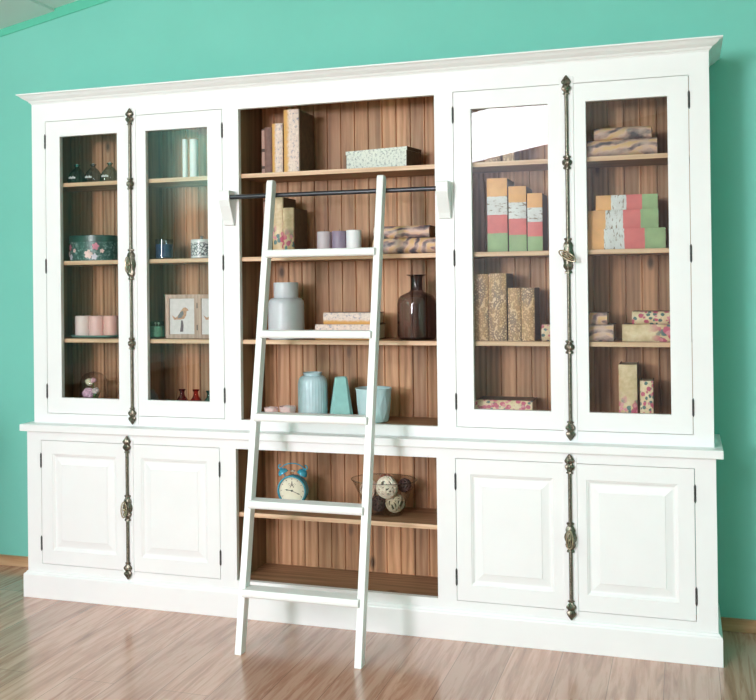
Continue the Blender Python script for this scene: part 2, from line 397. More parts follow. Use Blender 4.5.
def panelling(x0, x1, z0, z1, y, parent, off=0):
    """tongue and groove boards, each with a real V groove"""
    W = .0655; g = .0028; M = MB(); pts = []
    k = math.ceil((x0-off)/W)
    xs = [x0]
    while off+k*W < x1-.004:
        if off+k*W > x0+.004: xs.append(off+k*W)
        k += 1
    xs.append(x1)
    top_ = []
    for i, x in enumerate(xs):
        if 0 < i < len(xs)-1: top_ += [(x-g, y), (x, y+.006), (x+g, y)]
        else: top_.append((x, y))
    poly = top_ + [(x1, y+.014), (x0, y+.014)]
    M.prism(poly, 'z', z0, z1)
    return M.build('back_panelling', BACK, parent)
for a, b_ in ((-HX+.02, -.5), (-.5, .5), (.5, HX-.02)): panelling(a, b_, H(OB)-.02, H(2.285), BY, hutch, .008)
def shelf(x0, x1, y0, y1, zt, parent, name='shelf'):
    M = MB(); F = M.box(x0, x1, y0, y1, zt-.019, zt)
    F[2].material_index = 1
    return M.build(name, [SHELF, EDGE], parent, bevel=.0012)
for z in SHZ:
    shelf(-OX, OX, .022, BY, H(z), hutch)
    for a, b_ in ((-HX+.034, -.991), (-.973, -.5), (.5, .973), (.991, HX-.034)): shelf(a, b_, .03, BY, H(z), hutch)
# cornice, stepped profile mitred round three sides
def mitred(prof, hx, y_front, y_back, z0, parent, name, mat):
    """prof: (outward, z) points from bottom to top; swept round left, front, right"""
    M = MB(); path = []
    rings = []
    for px, py, dx, dy in ((-hx, y_back, -1, 0), (-hx, y_front, -1, -1), (hx, y_front, 1, -1), (hx, y_back, 1, 0)):
        rings.append([(px+dx*o, py+dy*o, z0+z) for o, z in prof])
    M.loops(rings, True, True)
    return M.build(name, mat, parent, bevel=.0008)
prof = [(-.01, -.006), (.001, -.006), (.0035, 0), (.009, .0035), (.013, .010), (.024, .016), (.027, .0185), (.030, .0195), (.040, .029), (.0435, .0315), (.0505, .034), (.0505, .0397), (-.01, .0397)]
mitred(prof, HX, 0, .345, H(HZ1), hutch, 'cornice', WHITE)
M = MB(); M.box(-HX, HX, 0, .345, H(HZ1), H(HZ1)+.0385); M.build('top_cover', WHITE, hutch)

def frame_door(x0, x1, z0, z1, gx0, gx1, gz0, gz1, y, parent):
    g = .0022; M = MB()
    M.box(x0+g, gx0, y, y+FT-.002, z0+g, z1-g); M.box(gx1, x1-g, y, y+FT-.002, z0+g, z1-g)
    M.box(gx0, gx1, y, y+FT-.002, gz1, z1-g); M.box(gx0, gx1, y, y+FT-.002, z0+g, gz0)
    return M.build('door', WHITE, parent)
def hinge(x, z, h, y, parent, door):
    M = MB(); r = .0042
    M.lathe([(.0012, -h/2-.008), (r*.8, -h/2-.003), (r, -h/2), (r, -h/6), (r*.8, -h/6+.001), (r, -h/6+.002), (r, h/6-.002), (r*.8, h/6-.001), (r, h/6), (r, h/2), (r*.8, h/2+.003), (.0012, h/2+.008)], (x, y-.0015, z), 10)
    return M.build('hinge', HINGE, door, smooth=True)
def finial(M, x, y, z, s, up):
    k = 1 if up else -1
    s = (s[0], s[1]) if isinstance(s, tuple) else (s, s)
    pr = [(.006, 0), (.0095, .003), (.0095, .006), (.0065, .010), (.009, .016), (.0135, .024), (.0145, .032), (.011, .039), (.0085, .043), (.0125, .049), (.0145, .056), (.012, .064), (.007, .073), (.0018, .084)]
    M.lathe([(r*s[0], k*h*s[1]) for r, h in pr], (x, y, z), 18, rib=(6, .20, 90), sy=.7)
def guide(M, x, y, z):
    M.lathe([(.007, -.028), (.0135, -.025), (.0135, -.020), (.009, -.014), (.0165, -.007), (.0175, 0), (.0165, .007), (.009, .014), (.0135, .020), (.0135, .025), (.007, .028)], (x, y, z), 16, rib=(6, .12, 0), sy=.7)
def bolt(x, y, z_bot, z_h, z_top, guides, parent, hh=.055):
    M = MB()
    M.tube([(x, y, z_bot+.07), (x, y, z_h-hh)], .0068, 10); M.tube([(x, y, z_h+hh), (x, y, z_top-.07)], .0068, 10)
    finial(M, x, y, z_top-.078, (1.2, .92), True); finial(M, x, y, z_bot+.078, (1.2, .92), False)
    for z in guides: guide(M, x, y, z)
    # cast housing of the handle
    M.lathe([(.007, -hh-.016), (.0145, -hh-.014), (.0145, -hh-.009), (.010, -hh-.003), (.0165, -hh+.006), (.0195, -hh+.015), (.0165, -hh+.024), (.0205, -.012), (.0225, 0), (.0205, .012), (.0165, hh-.024), (.0195, hh-.015), (.0165, hh-.006), (.010, hh+.003), (.0145, hh+.009), (.0145, hh+.014), (.007, hh+.016)], (x, y+.003, z_h), 18, rib=(6, .10, 60), sy=.65)
    return M.build('bolt', BRASS, parent, smooth=True)
def ring_handle(x, y, z, a, tilt, yaw, parent):
    """oval ring handle; tilt about the view axis, yaw about the upright"""
    M = MB(); R_ = Matrix.Rotation(yaw, 3, 'Z') @ Matrix.Rotation(tilt, 3, 'Y')
    pts = [Vector((x, y-.027, z)) + R_ @ Vector((.0125*a*math.cos(t), 0, .035*a*math.sin(t))) for t in [2*PI*i/22 for i in range(22)]]
    M.tube(pts, .0030, 8, closed=True)
    pts = [Vector((x, y-.027, z)) + R_ @ Vector((.0045*a*math.cos(t), 0, .026*a*math.sin(t))) for t in [2*PI*i/16 for i in range(16)]]
    M.tube(pts, .0018, 6, closed=True)
    M.tube([(x, y-.002, z), (x, y-.020, z)], [.006, .0042], 10); M.ball((x, y-.027, z), .0062, 10)
    return M.build('handle', BRASSHI, parent, smooth=True)
def pane(gx0, gx1, gz0, gz1, y, door, turn=0.0):
    M = MB(); M.box(gx0-.006, gx1+.006, y, y+.004, gz0-.006, gz1+.006)
    o = M.build('glass_pane', PANE, door)
    return o
def strip(x, z0, z1, y, door):
    M = MB(); M.box(x-.027, x+.027, y-.004, y+.001, z0, z1); return M.build('cover_strip', WHITE, door, bevel=.0015)

upper = []
for s, (a, b_, ga, gb) in (('1', (-D_OUT, -.9835, -G_OUT, -G_IN1)), ('2', (-.9835, -D_IN, -G_IN2, -G_LO)), ('3', (D_IN, .9835, G_LO, G_IN2)), ('4', (.9835, D_OUT, G_IN1, G_OUT))):
    d = frame_door(a, b_, H(DB), H(DT), ga, gb, H(GB), H(GT), 0, hutch)
    pane(ga, gb, H(GB), H(GT), .010, d)
    hx = a if s in '13' else b_
    for z in (2.126, 1.54, .953): hinge(hx, H(z), .055, 0, hutch, d)
    if s in '13':
        x = CX if s == '3' else -CX
        strip(x, H(.8105), H(2.247), 0, d)
        bolt(x+.0, -.0105, H(.811), H(1.540), H(2.253), (H(1.908), H(1.180)), d)
        if s == '3': ring_handle(x, -.0135, H(1.538), 1.05, math.radians(-58), 0, d)
        else: ring_handle(x, -.0135, H(1.538), 1.0, math.radians(0), math.radians(75), d)
# ladder rail carried by two scrolled brackets
M = MB(); M.tube([(-.475, -.0475, H(1.8235)), (.475, -.0475, H(1.8235))], .0100, 16); M.build('ladder_rail', IRON, hutch, smooth=True)
for s in (-1, 1):
    M = MB(); y = 0
    poly = [(0, H(1.853)), (-.060, H(1.853)), (-.064, H(1.845)), (-.062, H(1.810)), (-.052, H(1.785)), (-.036, H(1.755)), (-.022, H(1.725)), (-.016, H(1.703)), (0, H(1.703))]
    x0, x1 = (-.512, -.462) if s < 0 else (.462, .512)
    M.prism(poly, 'x', x0, x1); M.build('rail_bracket', WHITE, hutch, bevel=.002)

# ------------------------------------------------------------------ base cabinet
LY = -.0485; LX = 1.5216; KB, KT = .7715, .8036
base = thing('base_cabinet', 'low white cabinet with four panelled doors and open middle niche, on the floor', 'cabinet', (0, 0, 0))
LT, LB, M_O, N_I, QX, QT, QB = .7305, .1563, 1.4455, .5264, .4485, .7287, .1585
M = MB()
y0, y1 = LY, LY+FT
M.box(-LX, -M_O, y0, y1, .0, KB); M.box(M_O, LX, y0, y1, .0, KB)
M.box(-N_I, -QX, y0, y1, 0, KB); M.box(QX, N_I, y0, y1, 0, KB)
for a, b_ in ((-M_O, -N_I), (N_I, M_O)): M.box(a, b_, y0, y1, LT, KB); M.box(a, b_, y0, y1, 0, LB)
M.box(-QX, QX, y0, y1, QT, KB); M.box(-QX, QX, y0, y1, 0, QB)
M.build('face_frame', WHITE, base)
for x0 in (-LX, LX-.02):
    M = MB(); M.box(x0, x0+.02, y1, .34, 0, KB); M.build('outer_panel', WHITE, base)
for x0, x1 in ((-.5, -QX), (QX, .5)):
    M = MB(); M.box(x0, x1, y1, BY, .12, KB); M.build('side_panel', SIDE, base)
M = MB(); M.box(-.5, .5, y1, BY, .125, .1495); M.build('bottom_board', SHELF, base)
panelling(-.5, .5, .14, KB, BY, base, .008)
shelf(-QX, QX, -.022, BY, .4485, base)
M = MB(); M.box(-1.5483, 1.5483, -.0702, .352, KB, KT); M.build('countertop', WHITE, base, bevel=.003)
mitred([(-.005, 0), (.0155, 0), (.0155, .1036), (.0135, .1085), (.008, .112), (.0045, .119), (-.005, .121)], LX, LY, .34, 0, base, 'plinth', WHITE)

def panel_door(x0, x1, z0, z1, px0, px1, pz0, pz1, y):
    """one slab door with a moulded groove and a raised field"""
    g = .0022; M = MB(); t = FT-.002
    M.box(x0+g, px0, y, y+t, z0+g, z1-g); M.box(px1, x1-g, y, y+t, z0+g, z1-g)
    M.box(px0, px1, y, y+t, pz1, z1-g); M.box(px0, px1, y, y+t, z0+g, pz0)
    # moulding: ogee falling in, flat, chamfer rising to the field
    steps = [(0, .0), (.003, .003), (.006, .0035), (.010, .0075), (.014, .009), (.020, .009), (.046, .0035), (.048, .0015)]
    rings = []
    for o, d in steps:
        rings.append([(px0+o, y+d, pz0+o), (px1-o, y+d, pz0+o), (px1-o, y+d, pz1-o), (px0+o, y+d, pz1-o)])
    M.loops(rings, False, True)
    return M.build('door', WHITE, base)
for s, (a, b_) in (('1', (-M_O, -.9835)), ('2', (-.9835, -N_I)), ('3', (N_I, .9835)), ('4', (.9835, M_O))):
    pa, pb = {'1': (-1.385, -1.045), '2': (-.918, -.588), '3': (.588, .918), '4': (1.045, 1.385)}[s]
    d = panel_door(a, b_, LB, LT, pa, pb, .222, .668, LY)
    hx = a if s in '13' else b_
    for z in (.636, .251): hinge(hx, z, .055, LY, base, d)
    if s in '13':
        x = CX if s == '3' else -CX
        strip(x, .1395, .752, LY, d)
        bolt(x, LY-.0105, .122, .443, .768, (), d, .043)
        ring_handle(x, LY-.0135, .441, 1.0, 0, 0 if s == '3' else math.radians(60), d)

# ------------------------------------------------------------------ ladder leaning on the rail
ladder = thing('library_ladder', 'white wooden ladder with five treads leaning on the dark rail of the bookcase', 'ladder', (0, -.4477, 0))
K = .1890; CO = 1/math.sqrt(1+K*K)
def ly(z): return K*z           # front edge of the stile in ladder space
for x0, x1 in ((-.2705, -.2425), (.2215, .2500)):
    M = MB(); d = .044
    M.prism([(ly(0), 0), (ly(0)+d, 0), (ly(1.875)+d, 1.872), (ly(1.875)+d-.012, 1.884), (ly(1.885)+.004, 1.884), (ly(1.875), 1.878)], 'x', x0, x1)
    M.build('stile', LADW, ladder, bevel=.0025)
for z in (1.585, 1.252, .918, .580, .246):
    M = MB(); yf = ly(z)-.020; yb = ly(z)+.052; t = .031
    poly = [(yf+.006, z), (yb, z), (yb, z-t), (yf+.006, z-t), (yf+.0015, z-t+.006), (yf, z-t*.5), (yf+.0015, z-.006)]
    M.prism(poly, 'x', -.252, .231)
    M.build('tread', LADW, ladder, bevel=.0015)

# ------------------------------------------------------------------ books
def make_book(label, loc, w, h, d, sm, cm, lying=False, rot=0.0, round_=.12, group=None, name='book'):
    """standing: spine to the front (-y), loc = centre of the bottom front edge. lying: loc = right end, resting height"""
    if lying: t = thing(name, label, 'book', (loc[0], loc[1], loc[2]+w/2), (0, -PI/2, 0), group)
    else: t = thing(name, label, 'book', loc, (0, 0, rot), group)
    M = MB(); b = w*round_; n = 9; th = .0035
    arc = [(-w/2 + w*i/(n-1), b*(1-math.sin(PI*i/(n-1))**.7)) for i in range(n)]
    inner = [(w/2, b+.012), (w/2-th, b+.012), (w/2-th, b+.004), (-w/2+th, b+.004), (-w/2+th, b+.012), (-w/2, b+.012)]
    M.prism(arc + inner, 'z', 0, h); M.build('spine', sm, t, smooth=True)
    for s in (-1, 1):
        M = MB(); x = s*(w/2-th/2)
        M.box(x-th/2, x+th/2, b+.012, d, 0, h); M.build('cover', cm, t, bevel=.0008)
    M = MB(); M.box(-w/2+th, w/2-th, b+.004, d-.005, .004, h-.004); M.build('page_block', PAGES, t)
    return t
Z1, Z2, Z3, Z0 = SHZ[0]+.0007, SHZ[1]+.0007, SHZ[2]+.0007, OB+.0007   # a hair above each shelf
ORN = [spine_mat('ornate_spine_%s' % k, 'ornate', i*3.1) for i, k in enumerate('abc')]
PAL = [spine_mat('pale_ornate_spine_%s' % k, 'pale_ornate', i*2.3+1) for i, k in enumerate('ab')]
SWI = [spine_mat('marbled_spine_%s' % k, 'swirl', i*1.7+.4) for i, k in enumerate('abcd')]
STR = [spine_mat('striped_spine_%s' % k, 'stripe', i*1.9) for i, k in enumerate('abc')]
FLO = spine_mat('floral_spine', 'floral', 1); FLO2 = spine_mat('floral_spine_b', 'floral', 4); FLD = spine_mat('dense_floral_spine', 'floral_dense', 2); FLS = spine_mat('sparse_floral_spine', 'floral_sparse', 7)
# dark spine with paler bands
m, nt, b = nodes('banded_leather'); tc = N(nt, 'ShaderNodeTexCoord'); sp = N(nt, 'ShaderNodeSeparateXYZ'); nt.links.new(tc.outputs['Generated'], sp.inputs[0])
r = ramp(nt, [(0, (.40, .23, .19)), (.13, (.05, .03, .02)), (.19, (.42, .25, .20)), (.50, (.05, .03, .02)), (.57, (.42, .25, .20)), (.97, (.08, .05, .04))], 'CONSTANT')
nt.links.new(sp.outputs[2], r.inputs[0]); nt.links.new(r.outputs[0], b.inputs['Base Color']); b.inputs['Roughness'].default_value = .6; BAND = m
# open middle bay, top shelf
G = 'books standing on the top middle shelf'
make_book('thin dark book with pale banded spine, farthest left on the top middle shelf', (-.368, .10, Z1), .020, .205, .13, BAND, LEA, group=G)
make_book('red-brown plain leather book between the banded thin book and the gilt cream book', (-.338, .08, Z1), .036, .208, .15, LEAR, LEAR, group=G)
make_book('medium cream and gold scrollwork book left of the tallest book, top middle shelf', (-.2835, .055, Z1), .050, .218, .17, PAL[0], LEA, group=G)
make_book('tallest book of the middle bay, cream spine with orange scrollwork edges', (-.211, .040, Z1), .070, .273, .19, PAL[1], LEA, group=G, round_=.08)
# second shelf, standing
G = 'books standing on the second middle shelf'
make_book('narrow dark-banded book behind the left ladder stile, second middle shelf', (-.362, .10, Z2), .022, .255, .13, BAND, LEA, group=G)
make_book('taller cream book with pink blossoms just right of the left ladder stile', (-.2885, .06, Z2), .048, .262, .16, FLO, LEA, group=G)
make_book('shorter floral book with pink tulips, right one of the pair behind the ladder', (-.2365, .055, Z2), .049, .213, .17, FLO2, LEA, group=G)
# second shelf, lying
make_book('thicker marbled tan and charcoal book lying flat under a smaller one, right of the ladder', (.431, .045, Z2), .066, .275, .19, SWI[0], LEA, lying=True, round_=.3, group='marbled books lying in the middle bay')
make_book('smaller marbled book lying on top of a thicker one, right of the ladder', (.402, .055, Z2+.0665), .052, .245, .17, SWI[1], LEA, lying=True, round_=.3, group='marbled books lying in the middle bay')
# third shelf, lying pair
make_book('longer cream scrollwork book lying below another, behind the ladder on the third middle shelf', (.165, .045, Z3), .066, .275, .15, PAL[0], LEA, lying=True, round_=.08, group='cream books lying behind the ladder')
make_book('shorter cream and gold book lying on the longer one behind the ladder', (.157, .055, Z3+.0665), .050, .232, .14, PAL[1], LEA, lying=True, round_=.1, group='cream books lying behind the ladder')
# third door: top shelf
G = 'scrollwork books at the top of the third glass door'
make_book('wider of the two tan scrollwork books on the top shelf, third glass door', (.672, .06, Z1), .064, .20, .16, ORN[0], LEA, group=G)
make_book('narrower of the two tan scrollwork books on the top shelf, third glass door', (.738, .06, Z1), .047, .19, .15, ORN[1], LEA, group=G)
G = 'colour striped books standing in the third glass door'
make_book('largest standing book with orange, white, pink and green stripes, left of its row', (.692, .045, Z2), .082, .300, .19, STR[0], LEAB, group=G, round_=.04)
make_book('middle-sized standing book with orange, white, pink and green stripes', (.775, .045, Z2), .071, .264, .18, STR[1], LEAB, group=G, round_=.04)
make_book('smallest standing striped book of orange, white, pink and green, right of its row', (.8455, .045, Z2), .060, .233, .16, STR[2], LEAB, group=G, round_=.04)
G = 'ornate books standing in the third glass door'
make_book('tall tan scrollwork book partly hidden by the left stile of the third glass door', (.6125, .055, Z3), .070, .274, .18, ORN[2], LEAB, group=G)
make_book('tall wide tan scrollwork book, second from left in its row', (.686, .055, Z3), .073, .276, .18, ORN[0], LEAB, group=G)
make_book('shorter tan scrollwork book beside the tall wide one', (.7555, .055, Z3), .052, .216, .16, ORN[1], LEAB, group=G)
make_book('shorter tan scrollwork book at the right end of its row', (.8105, .055, Z3), .053, .216, .16, ORN[2], LEAB, group=G)
make_book('small floral book lying at the right edge of the third glass door', (.965, .055, Z3), .066, .10, .13, FLD, LEA, lying=True, round_=.2)
make_book('white floral book lying on the bottom of the third glass door', (.822, .07, Z0), .104, .235, .15, FLD, LEA, lying=True, round_=.1)
# fourth door
G = 'marbled books lying at the top of the fourth glass door'
make_book('larger marbled orange and charcoal book at the bottom of the top stack, fourth door', (1.324, .045, Z1), .066, .268, .18, SWI[2], LEA, lying=True, round_=.3, group=G)
make_book('smaller marbled orange and charcoal book on top of the stack, fourth door', (1.303, .055, Z1+.0665), .048, .22, .16, SWI[3], LEA, lying=True, round_=.3, group=G)
G = 'colour striped books lying in the fourth glass door'
make_book('longest striped book lying at the bottom of the stack of three, fourth door', (1.351, .045, Z2), .080, .311, .18, STR[0], LEAB, lying=True, round_=.04, group=G)
make_book('middle striped book of the lying stack of three, fourth door', (1.325, .05, Z2+.0805), .0735, .268, .17, STR[1], LEAB, lying=True, round_=.04, group=G)
make_book('shortest striped book on top of the lying stack of three, fourth door', (1.323, .05, Z2+.1545), .0585, .236, .16, STR[2], LEAB, lying=True, round_=.04, group=G)
G = 'books lying on the third shelf of the fourth glass door'
make_book('lower dark marbled book of the left stack, third shelf of the fourth door', (1.1485, .05, Z3), .066, .152, .17, SWI[2], LEA, lying=True, round_=.15, group=G)
make_book('upper dark marbled book of the left stack, third shelf of the fourth door', (1.124, .06, Z3+.0665), .047, .127, .15, SWI[0], LEA, lying=True, round_=.2, group=G)
make_book('lower cream book with pink blossoms at one end, right stack of the fourth door', (1.424, .05, Z3), .067, .242, .17, FLS, LEA, lying=True, round_=.1, group=G)
make_book('upper white book full of pink flowers, right stack of the fourth door', (1.419, .06, Z3+.0675), .050, .199, .15, FLD, LEA, lying=True, round_=.25, group=G)
make_book('tall cream book with pink tulips standing on the bottom of the fourth door', (1.201, .05, Z0), .070, .260, .17, FLO, LEA, round_=.1, group='floral books standing in the fourth glass door')
make_book('short narrow book covered in pink blossoms beside the tall cream one, fourth door', (1.2715, .055, Z0), .050, .197, .14, FLD, LEA, round_=.1, group='floral books standing in the fourth glass door')

# ------------------------------------------------------------------ things on the shelves
# speckled box
m, nt, b = nodes('speckled_paper'); n = noise(nt, mapping(nt), 90, 4, .7)
r = ramp(nt, [(.38, (.30, .32, .32)), (.47, (.66, .69, .62)), (.7, (.76, .78, .70))]); nt.links.new(n, r.inputs[0]); nt.links.new(r.outputs[0], b.inputs['Base Color']); b.inputs['Roughness'].default_value = .6; SPECK = m
t = thing('keepsake_box', 'long pale speckled box with dark brown ends standing askew on the top middle shelf', 'box', (.3097, .055, Z1), (0, 0, -math.radians(12.5)))
M = MB(); M.box(-.299, -.003, .0, .004, 0, .070); M.box(-.299, -.003, .127, .131, 0, .070); M.box(-.299, -.003, .004, .127, 0, .004); M.build('box_body', SPECK, t)
for x0 in (-.003, -.302):
    M = MB(); M.box(x0, x0+.003, 0, .131, 0, .070); M.build('end_panel', LEA, t)
M = MB(); F = M.box(-.303, .001, -.001, .132, .070, .086); F[3].material_index = 1; M.build('box_lid', [SPECK, LEA], t, bevel=.001)

# candles
def candle(label, loc, r_, h, col, group=None):
    t = thing('pillar_candle', label, 'candle', loc, group=group)
    M = MB(); M.lathe([(r_*.97, 0), (r_, .003), (r_, h-.004), (r_*.95, h), (r_*.8, h-.001), (r_*.3, h-.004), (.001, h-.004)], seg=36)
    wax = plain('wax', col, .45, var=.04, scale=15); wax.node_tree.nodes['Principled BSDF'].inputs['Subsurface Weight'].default_value = .08
    M.build('wax', wax, t, smooth=True)
    M = MB(); M.tube([(0, 0, h-.005), (.0006, 0, h+.004), (.002, 0, h+.010)], .0009, 6); M.build('wick', LEAB, t); return t
G = 'pillar candles on the second middle shelf'
candle('lilac-grey pillar candle, left of the three behind the ladder', (-.083, .10, Z2), .032, .105, (.52, .45, .47), G)
candle('dusky purple pillar candle between a lilac-grey and a white one', (-.015, .105, Z2), .033, .106, (.26, .20, .28), G)
candle('white pillar candle, right of the three behind the ladder', (.054, .10, Z2), .033, .108, (.82, .82, .83), G)
GREEN_GLASS = clear('green_glass', (.45, .62, .55), 1.5)
t = thing('candle_plate', 'flat green glass plate carrying three pink candles behind the first glass door', 'plate', (-1.262, .135, Z3))
M = MB(); M.lathe([(.10, 0), (.128, .004), (.136, .012), (.133, .013), (.124, .008), (.10, .006), (.001, .006)], seg=40, sy=.66)
M.build('plate_dish', plain('green_plate', (.20, .33, .28), .15, var=.05), t, smooth=True)
G = 'pink candles on the green plate'
candle('palest pink pillar candle at the left end of the green plate', (-1.333, .13, Z3+.0072), .038, .096, (.80, .66, .63), G)
candle('middle pink pillar candle on the green plate', (-1.256, .13, Z3+.0072), .0375, .096, (.80, .50, .47), G)
candle('deepest pink pillar candle at the right end of the green plate', (-1.179, .13, Z3+.0072), .0365, .096, (.80, .45, .40), G)
G = 'tall white candles behind the second glass door'
candle('slimmer tall white candle on the top shelf behind the second glass door', (-.767, .11, Z1), .0115, .183, (.84, .84, .84), G)
candle('thicker tall white candle on the top shelf behind the second glass door', (-.721, .11, Z1), .019, .180, (.84, .84, .84), G)

# ribbed perfume bottles
def ribbed_bottle(label, loc, col, s=1.0, group=None, stop=(.75, .78, .72)):
    t = thing('glass_bottle', label, 'bottle', loc, group=group)
    M = MB(); pr = [(.024, 0), (.040, .003), (.0425, .014), (.040, .030), (.032, .048), (.020, .064), (.010, .073), (.009, .079), (.014, .086), (.013, .088), (.007, .084), (.006, .079)]
    M.lathe([(r_*s, z*s) for r_, z in pr], seg=60, rib=(15, .035, 0)); M.build('bottle_body', clear('bottle_glass', col, 1.5, edge=[c*.45 for c in col]), t, smooth='all')
    M = MB(); M.ball((0, 0, .087*s), .0065*s, 10); M.build('stopper', plain('bead', stop, .3), t, smooth=True)
    M = MB(); random.seed(3)
    for k in range(5):
        a = -PI/2 + (k-2)*.17; r_ = .0434*s
        M.box(-.0024*s, .0024*s, -.0006, .0006, .022*s, (.029+.003*(k % 2))*s, Matrix.Rotation(a+PI/2, 4, 'Z') @ Matrix.Translation((0, -r_, 0)))
    M.build('lettering', plain('white_print', (.8, .82, .82), .5), t)
    return t
G = 'ribbed glass bottles behind the first glass door'
ribbed_bottle('teal ribbed glass bottle, left of the three on the top left shelf', (-1.345, .11, Z1), (.45, .80, .82), 1.05, G, (.45, .72, .62))
ribbed_bottle('smoky violet-grey ribbed glass bottle, middle of the three on the top left shelf', (-1.256, .11, Z1), (.76, .73, .78), 1.04, G)
ribbed_bottle('grey-green ribbed glass bottle, right of the three on the top left shelf', (-1.165, .11, Z1), (.68, .80, .76), 1.06, G)

# hat box with flowers
def flower(M, c, r_, nrm, petals=5):
    nrm = Vector(nrm).normalized(); a = nrm.orthogonal().normalized(); b_ = nrm.cross(a); c = Vector(c)
    for k in range(petals):
        t0 = 2*PI*k/petals; d = a*math.cos(t0)+b_*math.sin(t0); e = nrm.cross(d)
        pts = [c+nrm*.001, c+d*r_*.5+e*r_*.38+nrm*.0015, c+d*r_*.95+e*r_*.25+nrm*.001, c+d*r_*.95-e*r_*.25+nrm*.001, c+d*r_*.5-e*r_*.38+nrm*.0015]
        M.loops([[p-nrm*.001 for p in pts], [p+nrm*.0012 for p in pts]])
m, nt, b = nodes('patterned_green_card'); n = noise(nt, mapping(nt), 70, 4, .7); r = ramp(nt, [(.42, (.02, .06, .052)), (.54, (.05, .12, .105)), (.66, (.30, .42, .40))])
nt.links.new(n, r.inputs[0]); nt.links.new(r.outputs[0], b.inputs['Base Color']); b.inputs['Roughness'].default_value = .35; GCARD = m
t = thing('hat_box', 'oval dark green hat box with pink flowers on the second left shelf', 'box', (-1.272, .13, Z2))
ex, ey = .118, .085
M = MB(); M.lathe([(1, 0), (1, .088)], seg=56, sx=ex, sy=ey); M.build('box_body', GCARD, t, smooth=True)
M = MB(); M.lathe([(1.02, .088), (1.03, .089), (1.03, .118), (1.0, .120), (.001, .1205)], seg=56, sx=ex, sy=ey); M.build('box_lid', plain('dark_green_lid', (.018, .055, .045), .3), t, smooth=True)
for nm, spots, col in (('pink_blossom', [(-.085, .064, .015), (.060, .066, .018)], (.62, .18, .27)), ('pale_blossom', [(-.098, .032, .014), (.028, .030, .022), (-.05, .048, .010), (.085, .045, .011)], (.80, .55, .52)), ('lilac_blossom', [(-.075, .018, .014), (.055, .018, .016)], (.66, .62, .72))):
    M = MB()
    for x, z, r_ in spots:
        y = -ey*math.sqrt(max(.02, 1-(x/ex)**2)); nr = Vector((x/ex**2, y/ey**2, 0)).normalized()
        flower(M, Vector((x, y, z))+nr*.0015, r_, nr)
    M.build(nm, plain(nm, col, .5, var=.2), t)
t = thing('gift_box', 'small dark green lidded box behind the hat box at the right of the shelf', 'box', (-1.10, .214, Z2))
M = MB(); M.box(-.06, .06, -.040, .040, 0, .075); M.build('box_body', plain('deep_green', (.012, .03, .026), .4), t, bevel=.002)
M = MB(); M.box(-.063, .063, -.043, .043, .075, .098); M.build('box_lid', plain('deep_green_lid', (.014, .036, .03), .35), t, bevel=.002)

# glass dome with flowers
t = thing('glass_cloche', 'clear glass dome on a wooden foot covering flowers, bottom of the first glass door', 'cloche', (-1.265, .11, Z0))
M = MB(); M.lathe([(.070, 0), (.074, .004), (.074, .012), (.070, .016), (.001, .016)], seg=32); M.build('base', LEA, t, smooth=True)
M = MB(); M.lathe([(.066, .0165), (.066, .12), (.063, .145), (.053, .167), (.035, .181), (.012, .188), (.001, .189)], seg=36, cap0=False); M.build('glass_dome', clear('dome_glass', (.97, .97, .97), 1.5, edge=(.6, .6, .6)), t, smooth=True)
t = thing('flower_posy', 'small posy of pink and cream peonies with green leaves under a glass dome', 'flowers', (-1.268, .105, Z0+.0165))
random.seed(11)
def rose(c, r_, col, nm):
    M = MB()
    for k in range(16):
        u = random.uniform(-1, 1); a = random.uniform(0, 2*PI); q = math.sqrt(1-u*u)
        n_ = Vector((q*math.cos(a), q*math.sin(a), u)); M.ball(Vector(c)+n_*r_*.45, r_*.62, 8, (1, 1, .85))
    M.build(nm, plain(nm, col, .6, var=.3, scale=120), t, smooth=True)
rose((-.012, -.012, .072), .030, (.74, .44, .60), 'pink_peony'); rose((-.014, -.006, .124), .020, (.74, .70, .50), 'cream_rose')
rose((.014, -.012, .132), .014, (.70, .40, .46), 'rose_bud'); rose((.030, -.02, .085), .017, (.70, .60, .58), 'pale_rose')
M = MB()
for a in range(9):
    an = a*.7; p0 = Vector((0, 0, .004)); p1 = Vector((.03*math.cos(an), .025*math.sin(an), .06+.006*(a % 3))); e = Vector((-math.sin(an), math.cos(an), 0))*.008; tip = p1+Vector((.012*math.cos(an), .010*math.sin(an), .018))
    pts = [p0, p1*.6+e*.4, p1+e, tip, p1-e, p1*.6-e*.4]
    M.loops([[p-Vector((0, 0, .0006)) for p in pts], [p+Vector((0, 0, .0006)) for p in pts]])
M.tube([(0, 0, .004), (-.005, -.005, .1)], .002, 6); M.tube([(0, 0, .004), (.01, -.008, .12)], .002, 6); M.tube([(0, 0, .004), (-.01, -.015, .06)], .002, 6); M.tube([(0, 0, .004), (.028, -.018, .08)], .002, 6)
M.build('leaves', plain('leaf_green', (.12, .22, .06), .5, var=.3), t)

# jar candles behind the second door
def jar_candle(label, loc, r_, h, wax_h, wcol, tint, group=None, print_=False):
    t = thing('jar_candle', label, 'candle', loc, group=group)
    M = MB(); M.lathe([(r_*.9, 0), (r_, .004), (r_, h), (r_-.0025, h), (r_-.0025, .007), (.001, .006)], seg=36); M.build('glass_jar', clear('jar_glass', tint, 1.5), t, smooth=True)
    M = MB(); M.lathe([(r_-.004, .0075), (r_-.003, .010), (r_-.003, wax_h), (.001, wax_h-.002)], seg=32); M.build('wax', plain('jar_wax', wcol, .35, var=.2, scale=30), t, smooth=True)
    M = MB()
    for x in (-.007, .007): M.tube([(x, 0, wax_h-.003), (x*1.2, 0, wax_h+.012)], .001, 6); M.ball((x*1.2, 0, wax_h+.014), .0048, 8)
    M.build('wick', plain('wick_bead', (.7, .66, .55), .4), t, smooth=True); return t
G = 'candles on the second shelf of the second door'
